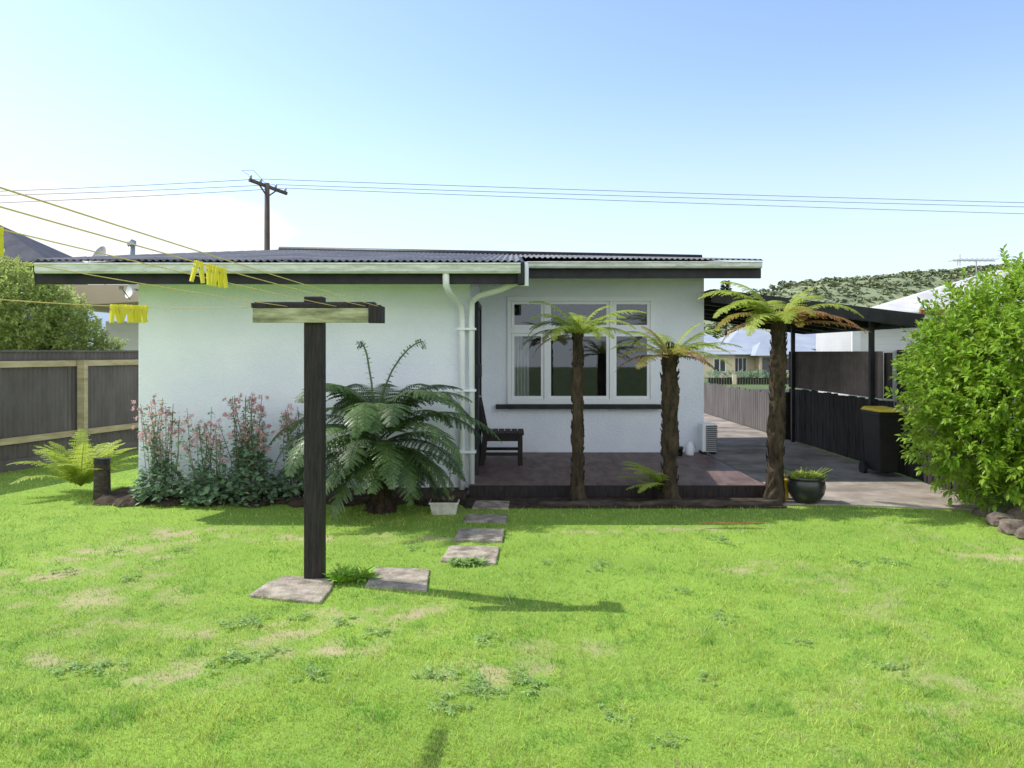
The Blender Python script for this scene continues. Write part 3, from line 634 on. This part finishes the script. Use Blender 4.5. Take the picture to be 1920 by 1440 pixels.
# planter
p=G(832,966); px_,py_=p.x,p.y+.08
t=thing('planter','small cream planter box with a thin upright stalk beside the path','planter',(px_,py_,0))
m=MB().hexa([(px_-.12,py_-.07,0),(px_+.12,py_-.07,0),(px_+.12,py_+.07,0),(px_-.12,py_+.07,0),(px_-.14,py_-.09,.11),(px_+.14,py_-.09,.11),(px_+.14,py_+.09,.11),(px_-.14,py_+.09,.11)])
for i in range(9):
    xx=px_-.112+.028*i; m.bar((xx,py_-.076,.02),(xx+(xx-px_)*.15,py_-.092,.105),.008,.006,(0,1,0))
m.box(px_-.15,px_+.15,py_-.1,py_+.1,.111,.128).build('box',plantw,t,bevel=.004)
MB().box(px_-.135,px_+.135,py_-.08,py_+.08,.12,.133).build('soil',soil,t)
m=MB()
for i in range(20):
    a=R(0,2*PI); m.leaf((px_+R(-.1,.1),py_+R(-.04,.04),.13),(math.cos(a)*.6,math.sin(a)*.6,1),R(.04,.10),.016)
m.tube([(px_+.04,py_,.13),(px_+.06,py_,.42),(px_+.05,py_,.68)],[.005,.004,.003],5)
for i in range(18): m.leaf((px_+.055,py_,R(.35,.68)),(R(-1,1),R(-1,1),.4),.045,.014)
m.build('plant',stemm,t)
bx_,by_=3.2,8.12
t=thing('plant_pot','dark round glazed pot of spiky succulents beside the tallest tree fern','plant pot',(bx_,by_,0))
MB().lathe((bx_,by_,.018),[(.001,0),(.11,0),(.13,.015),(.185,.1),(.20,.17),(.19,.24),(.185,.255),(.20,.26),(.20,.285),(.175,.285),(.17,.25),(.001,.25)],28).build('pot',potm,t,smooth=True)
m=MB()
for c in range(40):
    cx,cy=bx_+R(-.18,.18),by_+R(-.13,.13)
    for i in range(10):
        a=R(0,2*PI); m.leaf((cx,cy,.28),(math.cos(a),math.sin(a),R(.3,1.6)),R(.06,.12),.016)
for i in range(9):
    a=R(0,2*PI); q=V((bx_+.12*math.cos(a),by_+.1*math.sin(a),.3)); m.tube([q,q+V((.16*math.cos(a),.05*math.sin(a),.08))],.003,4)
m.build('succulents',fernlit,t)
t=thing('yellow_container','yellow plastic container half hidden behind the right tree fern','container',(3.0,8.32,0))
MB().box(2.93,3.07,8.27,8.36,.02,.24).build('body',yelb,t,bevel=.015)
MB().tube([(2.96,8.31,.24),(2.96,8.31,.28),(3.03,8.31,.28),(3.03,8.31,.24)],.009,6).build('handle',yelb,t)
# ---------------------------------------------------------------- fences
def corr(p0,p1,z0,z1,pitch=.076,amp=.009):
    p0=V((*p0,0));p1=V((*p1,0)); L_=(p1-p0).length; d=(p1-p0)/L_; nn=V((-d.y,d.x,0)); n=int(L_/(pitch/6)); m=MB()
    for i in range(n+1):
        s=L_*i/n; q=p0+d*s+nn*amp*math.cos(2*PI*s/pitch); m.v+=[(q.x,q.y,z0),(q.x,q.y,z1)]
    for i in range(n): m.f.append((2*i,2*i+2,2*i+3,2*i+1))
    return m
A=V((-7.35,9.0,0)); B=V((-6.15,13.1,0)); dd_=(B-A).normalized()
t=thing('corrugated_fence','grey-brown corrugated iron fence with pale timber rails on the left boundary','fence',(-6.8,11,0))
corr((A.x,A.y),(B.x,B.y),.12,1.66).build('corrugated_sheet',fencem,t)
nrm=V((dd_.y,-dd_.x,0))
for (z,h_) in ((1.48,.09),(.42,.09)):
    MB().bar(A+nrm*.04+V((0,0,z)),B+nrm*.04+V((0,0,z)),.045,h_).build('rail',railm,t,bevel=.004)
MB().bar(A+nrm*.02+V((0,0,1.665)),B+nrm*.02+V((0,0,1.665)),.05,.025).build('capping',fencem,t)
MB().bar(A+nrm*.02+V((0,0,.08)),B+nrm*.02+V((0,0,.08)),.03,.16).build('base_board',fencem,t)
for px in (144,-60,330):
    k=(px-960)/F; s=(k*A.y-A.x)/(dd_.x-k*dd_.y); q=A+dd_*s+nrm*.11
    MB().bar(q,q+V((0,0,1.53)),.11,.1,(0,1,0)).build('post',railm,t,bevel=.005)
FX=5.2
t=thing('side_fence','dark timber side fence with brown corrugated screen panel along the driveway','fence',(FX,11,0))
m=MB(); y=8.3
while y<13.9:
    m.box(FX-.01+R(-.008,.008),FX+.016,y,y+.105,.02,.98+R(-.02,.012)); y+=.13
m.build('palings',fdark,t)
MB().box(FX+.02,FX+.06,8.3,13.9,.3,.38).box(FX+.02,FX+.06,8.3,13.9,.8,.88).build('rail',fdark,t)
corr((FX-.05,10.35),(FX-.05,13.85),1.0,1.66,pitch=.12,amp=.025).build('screen_panel',fbrown,t)
for y in (10.4,12.1,13.85): MB().box(FX+.0,FX+.08,y-.04,y+.04,1.0,1.64).build('post',fdark,t)
t=thing('paling_fence','low dark paling fence along the far end of the driveway','fence',(5.15,19,0))
m=MB(); y=13.96
while y<25.5:
    m.box(5.14,5.16,y,y+.12,.03,.83+R(-.03,.03)); y+=.14
m.build('palings',fencem,t); MB().box(5.165,5.2,13.96,25.5,.55,.62).build('rail',fdark,t)
MB().box(5.1,5.22,13.93,14.0,0,.9).build('post',fdark,t)
# carport
t=thing('carport','dark flat-roofed carport sloping away from the right side of house','carport',(4.2,12.5,0))
def cz(x): return 2.53-.145*(x-2.9)
def slab(m,x0,x1,ya0,ya1,yb,dz0,dz1):
    m.hexa([(x0,ya0,cz(x0)+dz0),(x1,ya1,cz(x1)+dz0),(x1,yb,cz(x1)+dz0),(x0,yb,cz(x0)+dz0),(x0,ya0,cz(x0)+dz1),(x1,ya1,cz(x1)+dz1),(x1,yb,cz(x1)+dz1),(x0,yb,cz(x0)+dz1)])
m=MB(); slab(m,2.89,5.62,10.85,10.25,14.4,0,.03); m.build('roof_panel',carroof,t)
MB().bar((2.9,10.83,cz(2.9)-.06),(5.64,10.23,cz(5.64)-.06),.045,.19).build('front_beam',blackp,t,bevel=.004)
MB().bar((5.62,10.28,cz(5.62)-.07),(5.62,14.4,cz(5.62)-.07),.045,.15).bar((2.9,14.4,cz(2.9)-.07),(5.6,14.4,cz(5.6)-.07),.045,.15).build('edge_beam',blackp,t)
for y in (11.6,12.4,13.2,13.9): MB().bar((2.9,y,cz(2.9)-.07),(5.58,y,cz(5.58)-.07),.045,.12).build('rafter',blackp,t)
for y in (10.55,13.5): MB().box(5.05,5.11,y-.03,y+.03,0,cz(5.1)-.02).build('post',blackp,t)
# bin
bx_,by_=4.90,9.9
t=thing('wheelie_bin','dark wheelie bin with yellow lid against the side fence','bin',(bx_,by_,0))
MB().hexa([(bx_-.12,by_-.2,.08),(bx_+.12,by_-.2,.08),(bx_+.12,by_+.2,.08),(bx_-.12,by_+.2,.08),(bx_-.15,by_-.24,.86),(bx_+.15,by_-.24,.86),(bx_+.15,by_+.24,.86),(bx_-.15,by_+.24,.86)]).box(bx_-.16,bx_+.16,by_-.25,by_+.25,.82,.87).build('body',plastb,t,bevel=.01)
MB().hexa([(bx_-.165,by_-.27,.872),(bx_+.165,by_-.27,.872),(bx_+.165,by_+.27,.872),(bx_-.165,by_+.27,.872),(bx_-.14,by_-.22,.91),(bx_+.14,by_-.22,.91),(bx_+.14,by_+.22,.92),(bx_-.14,by_+.22,.92)]).build('lid',yelb,t,bevel=.01)
for s in (-1,1): MB().tube([(bx_+s*.13,by_+.2,.09),(bx_+s*.17,by_+.2,.09)],.09,16).build('wheel',plastb,t)
MB().tube([(bx_-.13,by_+.3,.82),(bx_+.13,by_+.3,.82)],.014,8).build('handle',plastb,t)
# ---------------------------------------------------------------- shrubs
def cloud(ells,ncl,per,L_,w_,jit=.12,up=.35):
    m=MB(); wts=[r[0]*r[2] for c,r in ells]
    for i in range(ncl):
        c,r=random.choices(ells,wts)[0]; d=V((R(-1,1),R(-1,1),R(-1,1)))
        while d.length>1 or d.length<.1: d=V((R(-1,1),R(-1,1),R(-1,1)))
        d.normalize(); k=R(.55,1.0)**.5+R(-jit,jit)
        p=V((c[0]+d.x*r[0]*k,c[1]+d.y*r[1]*k,c[2]+d.z*r[2]*k))
        if p.z<.06: continue
        ax=(V((d.x/r[0],d.y/r[1],d.z/r[2])).normalized()+V((R(-.5,.5),R(-.5,.5),up+R(-.3,.5)))).normalized()
        for j in range(per):
            t=j/per; q=p+ax*t*L_*1.6; rd=V((R(-1,1),R(-1,1),R(-1,1))); rd=(rd-ax*rd.dot(ax)).normalized()
            m.leaf(q,rd*R(.6,1)+ax*(.25+t*.9),L_*R(.7,1.15),w_*R(.8,1.2),.25,.25)
    return m
t=thing('laurel_shrub','large bright green glossy-leaved shrub filling the right edge','shrub',(5.6,8,0))
ells=[((5.75,8.1,1.35),(1.3,1.15,1.25)),((5.02,7.9,1.15),(.78,.8,.85)),((5.7,7.5,1.85),(1.0,.8,.75)),((5.05,7.6,.72),(.82,.6,.62)),((6.4,7.6,1.9),(1.0,.9,.85)),((5.35,8.1,1.72),(.78,.7,.65)),((6.0,7.0,1.0),(1.0,.7,.8)),((4.80,8.05,1.45),(.5,.5,.45)),((5.2,7.5,1.3),(.8,.6,.7)),((5.5,7.2,.75),(.8,.55,.6))]
cloud(ells,4900,12,.090,.036).build('crown',laurel,t)
m=MB()
for i in range(9):
    a=R(0,2*PI); b0_=V((5.6+.2*math.cos(a),7.9+.2*math.sin(a),0)); m.tube([b0_,b0_+V((.3*math.cos(a),.25*math.sin(a),.7)),b0_+V((.8*math.cos(a),.6*math.sin(a),1.7))],[.04,.03,.012],7)
m.build('trunk',bark,t)
t=thing('leafy_tree','bright grey-green leafy tree rising behind the left corrugated fence','tree',(-8.6,12,0))
ells=[((-8.5,12.2,2.1),(1.1,.8,1.15)),((-7.7,12.3,1.75),(.75,.6,1.05)),((-9.1,12.0,2.2),(1.0,.8,.95)),((-7.3,12.4,1.45),(.6,.5,.85)),((-8.0,12.0,2.25),(.75,.6,.75)),((-6.95,12.7,1.3),(.4,.4,.6))]
cloud(ells,4600,9,.085,.036,.10).build('crown',leafgrey,t)
m=MB()
for i in range(8):
    a=R(0,2*PI); b0_=V((-8.2,12.2,0)); m.tube([b0_,b0_+V((.3*math.cos(a),.2*math.sin(a),.9)),b0_+V((.8*math.cos(a),.4*math.sin(a),2.2))],[.06,.04,.012],7)
m.build('trunk',bark,t)
def conifer(label,x,y,h_,r):
    t=thing('conifer_tree',label,'tree',(x,y,0)); m=MB()
    for i in range(1600):
        tt=R(.05,1); z=h_*tt; rr=r*(1-tt)*R(.4,1)+.05; a=R(0,2*PI); m.leaf((x+rr*math.cos(a),y+rr*math.sin(a),z),(math.cos(a),math.sin(a),.4),.4,.15)
    m.build('crown',darkfo,t); MB().tube([(x,y,0),(x,y,h_*.95)],[.18,.02],7).build('trunk',bark,t)
conifer('dark pointed conifer showing above the carport roof',17.2,60,7.3,1.6)
def round_tree(label,x,y,z,r,mm=darkfo,n=260,ls=.3):
    t=thing('round_tree',label,'tree',(x,y,0)); cloud([((x,y,z),(r,r,r*.8)),((x+r*.5,y,z-.2*r),(r*.7,r*.7,r*.6))],n,7,ls,ls*.5,.15).build('crown',mm,t)
    MB().tube([(x,y,0),(x,y,z)],[.15,.08],7).build('trunk',bark,t)
round_tree('dark rounded tree behind the cream house at left of its roof',15.8,68,2.6,2.2)
round_tree('dark rounded tree behind the cream house near the right tree fern',25.2,70,3.2,2.4)
for i,(px,py,r) in enumerate([(1848,966,.10),(1876,984,.11),(1905,999,.12),(1915,972,.12),(1945,1010,.13)]):
    p=G(px,py); m=MB(); n=10; nr=7
    for a_ in range(nr+1):
        ph=PI*a_/nr
        for b2 in range(n):
            th=2*PI*b2/n; d=V((math.sin(ph)*math.cos(th),math.sin(ph)*math.sin(th),math.cos(ph)))
            k=1+.45*(mathutils.noise.noise(d*1.9+V((i*7,0,0)))); m.v.append((p.x+d.x*r*1.2*k,p.y+d.y*r*k,r*.3+d.z*r*.75*k))
    for a_ in range(nr):
        for b2 in range(n): m.f.append((a_*n+b2,a_*n+(b2+1)%n,(a_+1)*n+(b2+1)%n,(a_+1)*n+b2))
    tag(m.build('garden_rock',rockm,smooth=False),'brown garden rock in the row beneath the right shrub','rock','rocks under the right shrub')
# ---------------------------------------------------------------- utility pole and wires
t=thing('utility_pole','timber power pole with tilted crossarm rising behind the roof','utility pole',(-8.2,25,0))
X0=-8.2
MB().tube([(X0,25,0),(X0,25,7.3)],[.12,.085],10).build('pole',polem,t,smooth=True)
ar0=V((X0-.42,24.5,7.30)); ar1=V((X0+.48,25.6,7.08))
MB().bar(ar0,ar1,.09,.10).build('crossarm',polem,t)
MB().bar((X0-.2,24.8,7.22),(X0,25.02,6.85),.04,.04).bar((X0+.22,25.3,7.12),(X0,25.02,6.85),.04,.04).build('brace',polem,t)
for s in [.04,.3,.7,.96]:
    p=ar0.lerp(ar1,s); MB().lathe((p.x,p.y,p.z+.05),[(.02,0),(.045,.03),(.035,.06),(.05,.08),(.03,.12),(.001,.13)],8).build('insulator',metalm,t,smooth=True)
MB().tube([ar0+V((0,0,.15)),ar0+V((-.25,0,.3)),ar0+V((.1,.1,.34)),ar0.lerp(ar1,.45)+V((.0,0,.05))],.008,5).build('jumper_wire',wirem,t)
def wire(label,p,q,sag):
    p=V(p);q=V(q); pts=[]
    for i in range(41):
        u=i/40; c=p.lerp(q,u); c.z-=sag*4*u*(1-u); pts.append(c)
    tag(MB().tube(pts,.009,5).build('power_line',wirem),label,'power line')
sidesR=['uppermost','middle','lowest']
for i,s in enumerate((.3,.7,.96)):
    p=ar0.lerp(ar1,s)+V((0,0,.17)); 
    q=W(1920,[374,382,395][i],27.4+i*.5); wire(sidesR[i]+' overhead power line running right from the pole',p,p+(q-p)*1.9,.12)
    q=W(0,[352,360,374][i],25.6+i*.3); wire(sidesR[i]+' overhead power line running left from the pole',p,p+(q-p)*2.2,.12)
# ---------------------------------------------------------------- neighbouring buildings
def hip(x0,x1,y0,y1,ze,zr_,ins,mat_,parent,name='roof'):
    ym=(y0+y1)/2
    return MB().add([(x0,y0,ze),(x1,y0,ze),(x1,y1,ze),(x0,y1,ze),(x0+ins,ym,zr_),(x1-ins,ym,zr_)],[(0,1,5,4),(2,3,4,5),(3,0,4),(1,2,5),(3,2,1,0)]).build(name,mat_,parent)
def win_(parent,x0,x1,y,z0,z1,mull=1):
    f=MB().box(x0,x1,y-.06,y-.005,z0,z0+.06).box(x0,x1,y-.06,y-.005,z1-.06,z1).box(x0,x0+.06,y-.058,y-.007,z0+.06,z1-.06).box(x1-.06,x1,y-.058,y-.007,z0+.06,z1-.06)
    for i in range(mull): xx=x0+(x1-x0)*(i+1)/(mull+1); f.box(xx-.03,xx+.03,y-.056,y-.007,z0+.06,z1-.06)
    f=f.build('window',whitep,parent); MB().box(x0+.06,x1-.06,y-.03,y-.01,z0+.06,z1-.06).build('pane',potm,f)
t=thing('cream_house','cream rendered house with grey hipped roofs across the street','house',(17,50,0))
MB().box(12.2,14.2,47.5,56,0,1.75).box(14.2,19.6,49,56,0,1.73).box(15.9,16.9,48.0,48.99,0,1.5).build('wall',cream,t)
hip(11.6,14.9,46.9,56.5,1.5,3.0,1.6,greyroof,t); hip(13.4,20.2,48.3,57,1.5,3.25,2.6,greyroof,t); hip(15.4,17.4,47.4,50.5,1.42,2.35,.9,greyroof,t,'porch_roof')
win_(t,12.8,13.6,47.5,.35,1.25); win_(t,14.55,15.4,49,.3,1.3,2); win_(t,17.2,18.4,49,.4,1.3)
MB().box(16.1,16.7,47.93,47.99,0,1.3).build('door',grille,t)
t=thing('white_house','white house with pale roof seen right of the cream house','house',(22,58,0))
MB().box(21.0,27,58,66,0,2.0).build('wall',whitep,t); hip(20.5,27.5,57.5,66.5,1.9,3.4,2.5,greyroof,t)
m=cloud([((11.3+.35*i,42,.1),(.45,.3,.4)) for i in range(20)],700,7,.12,.07)
tag(m.build('hedge',leafblue),'low trimmed hedge in front of the cream house','hedge')
t=thing('picket_fence','dark street fence with pale posts before the cream house','fence',(14,38,0))
m=MB(); x=10.0
while x<20: m.box(x,x+.11,38,38.03,0,.34); x+=.135
m.build('pickets',fdark,t)
for x in (11.3,13.2): MB().box(x-.1,x+.1,37.9,37.995,0,.5).build('post',cream,t)
t=thing('weatherboard_house','white weatherboard house with faded iron roof beyond the side fence','house',(9,16,0))
MB().box(6.35,13,14,15.6,0,2.35).build('wall',wboard,t)
MB().box(8.35,13,15.602,20.0,0,2.34).build('rear_wall',wboard,t)
m=MB(); ey=13.6
m.add([(6.35,ey,2.36),(13.6,ey,2.36),(13.6,17,3.5),(11.0,17,3.52),(8.1,20.4,2.36),(13.6,20.4,2.36),(6.35,15.9,2.36)],[(0,1,2,3),(0,3,4,6),(3,2,5,4)])
m.build('roof',rustroof,t)
MB().box(6.33,13.6,ey-.03,ey-.002,2.26,2.38).build('fascia',whitep,t)
MB().box(7.4,13.6,ey-.09,ey-.032,2.33,2.42).build('rusty_gutter',rust,t)
MB().box(6.35,6.5,13.93,13.99,0,2.2).build('corner_board',whitep,t)
MB().box(7.2,8.6,13.3,13.97,1.62,1.69).box(7.2,7.26,13.3,13.97,.0,1.619).box(8.5,8.56,13.6,13.97,0,1.619).build('lean_to_frame',blackp,t)
MB().box(7.27,8.5,13.9,13.96,.6,1.61).build('dark_opening',potm,t)
t=thing('tv_antenna','thin television antenna on the faded iron roof at right','antenna',(9.9,16,3.1))
MB().tube([(9.95,16,3.15),(9.95,16,3.62)],.014,6).build('mast',metalm,t)
MB().tube([(9.45,16,3.62),(10.35,16,3.60)],.012,6).build('boom',metalm,t)
m=MB()
for i in range(8):
    xx=9.5+i*.11; m.tube([(xx,15.75,3.62),(xx,16.25,3.62)],.008,5)
m.tube([(9.6,16,3.5),(9.6,16,3.74)],.008,5).tube([(9.55,16,3.5),(9.55,16,3.62)],.008,5)
m.build('elements',metalm,t)
t=thing('slate_roof_house','neighbouring house with blue-grey hipped roof behind the left tree','house',(-21,30,0))
hip(-30,-17.3,28,32,5.05,6.9,3.6,slate,t)
MB().box(-29.5,-17.9,28.5,31.5,0,5.04).build('wall',slate,t)
MB().box(-30,-17.28,27.94,27.995,4.9,5.06).build('fascia',blackp,t)
t=thing('garage','low white garage with beige eaves between the left tree and house','garage',(-8,16.5,0))
MB().box(-8.6,-5.5,15.8,21,0,2.3).build('wall',wboard,t)
MB().hexa([(-9.0,14.4,2.52),(-4.9,14.4,2.75),(-4.9,21.5,2.75),(-9.0,21.5,2.52),(-9.0,14.4,2.95),(-4.9,14.4,2.95),(-4.9,21.5,2.95),(-9.0,21.5,2.95)]).build('eave',beige,t)
MB().box(-8.7,-8.63,15.74,15.79,0,2.0).build('red_door',redp,t)
MB().tube([(-8.15,16,2.9),(-8.15,16,3.95)],.07,10).lathe((-8.15,16,3.93),[(.09,0),(.09,.1),(.001,.14)],10).build('flue',metalm,t,smooth=True)
def dish(label,c,r,ang,arm_to,mm):
    t=thing('satellite_dish',label,'satellite dish',c); c=V(c); m=MB(); n=20; rings=5; ax=V((math.sin(ang),-math.cos(ang),.35)).normalized(); a=ax.cross(V((0,0,1))).normalized(); b=a.cross(ax)
    for i in range(rings+1):
        rr=r*max(i/rings,.02)
        for k in range(n):
            th=2*PI*k/n; m.v.append(tuple(c+a*rr*math.cos(th)+b*rr*math.sin(th)+ax*(rr*rr/r*.28)))
    for i in range(rings):
        for k in range(n): m.f.append((i*n+k,i*n+(k+1)%n,(i+1)*n+(k+1)%n,(i+1)*n+k))
    m.build('reflector',mm,t,smooth=True); MB().tube([c,arm_to],.015,6).build('bracket',metalm,t)
    e=c+ax*r*1.1-b*r*.3
    MB().tube([c-b*r,e],.008,5).box(e.x-.02,e.x+.02,e.y-.02,e.y+.02,e.z-.02,e.z+.02).build('feed_arm',metalm,t)
dish('grey satellite dish above the left end of the roof',(-8.8,16,3.62),.29,-.6,V((-8.75,16.1,2.94)),metalm)
dish('small white satellite dish beside the left wall under the eave',(-4.66,9.2,2.42),.13,-.7,V((-4.32,9.3,2.35)),whitep)
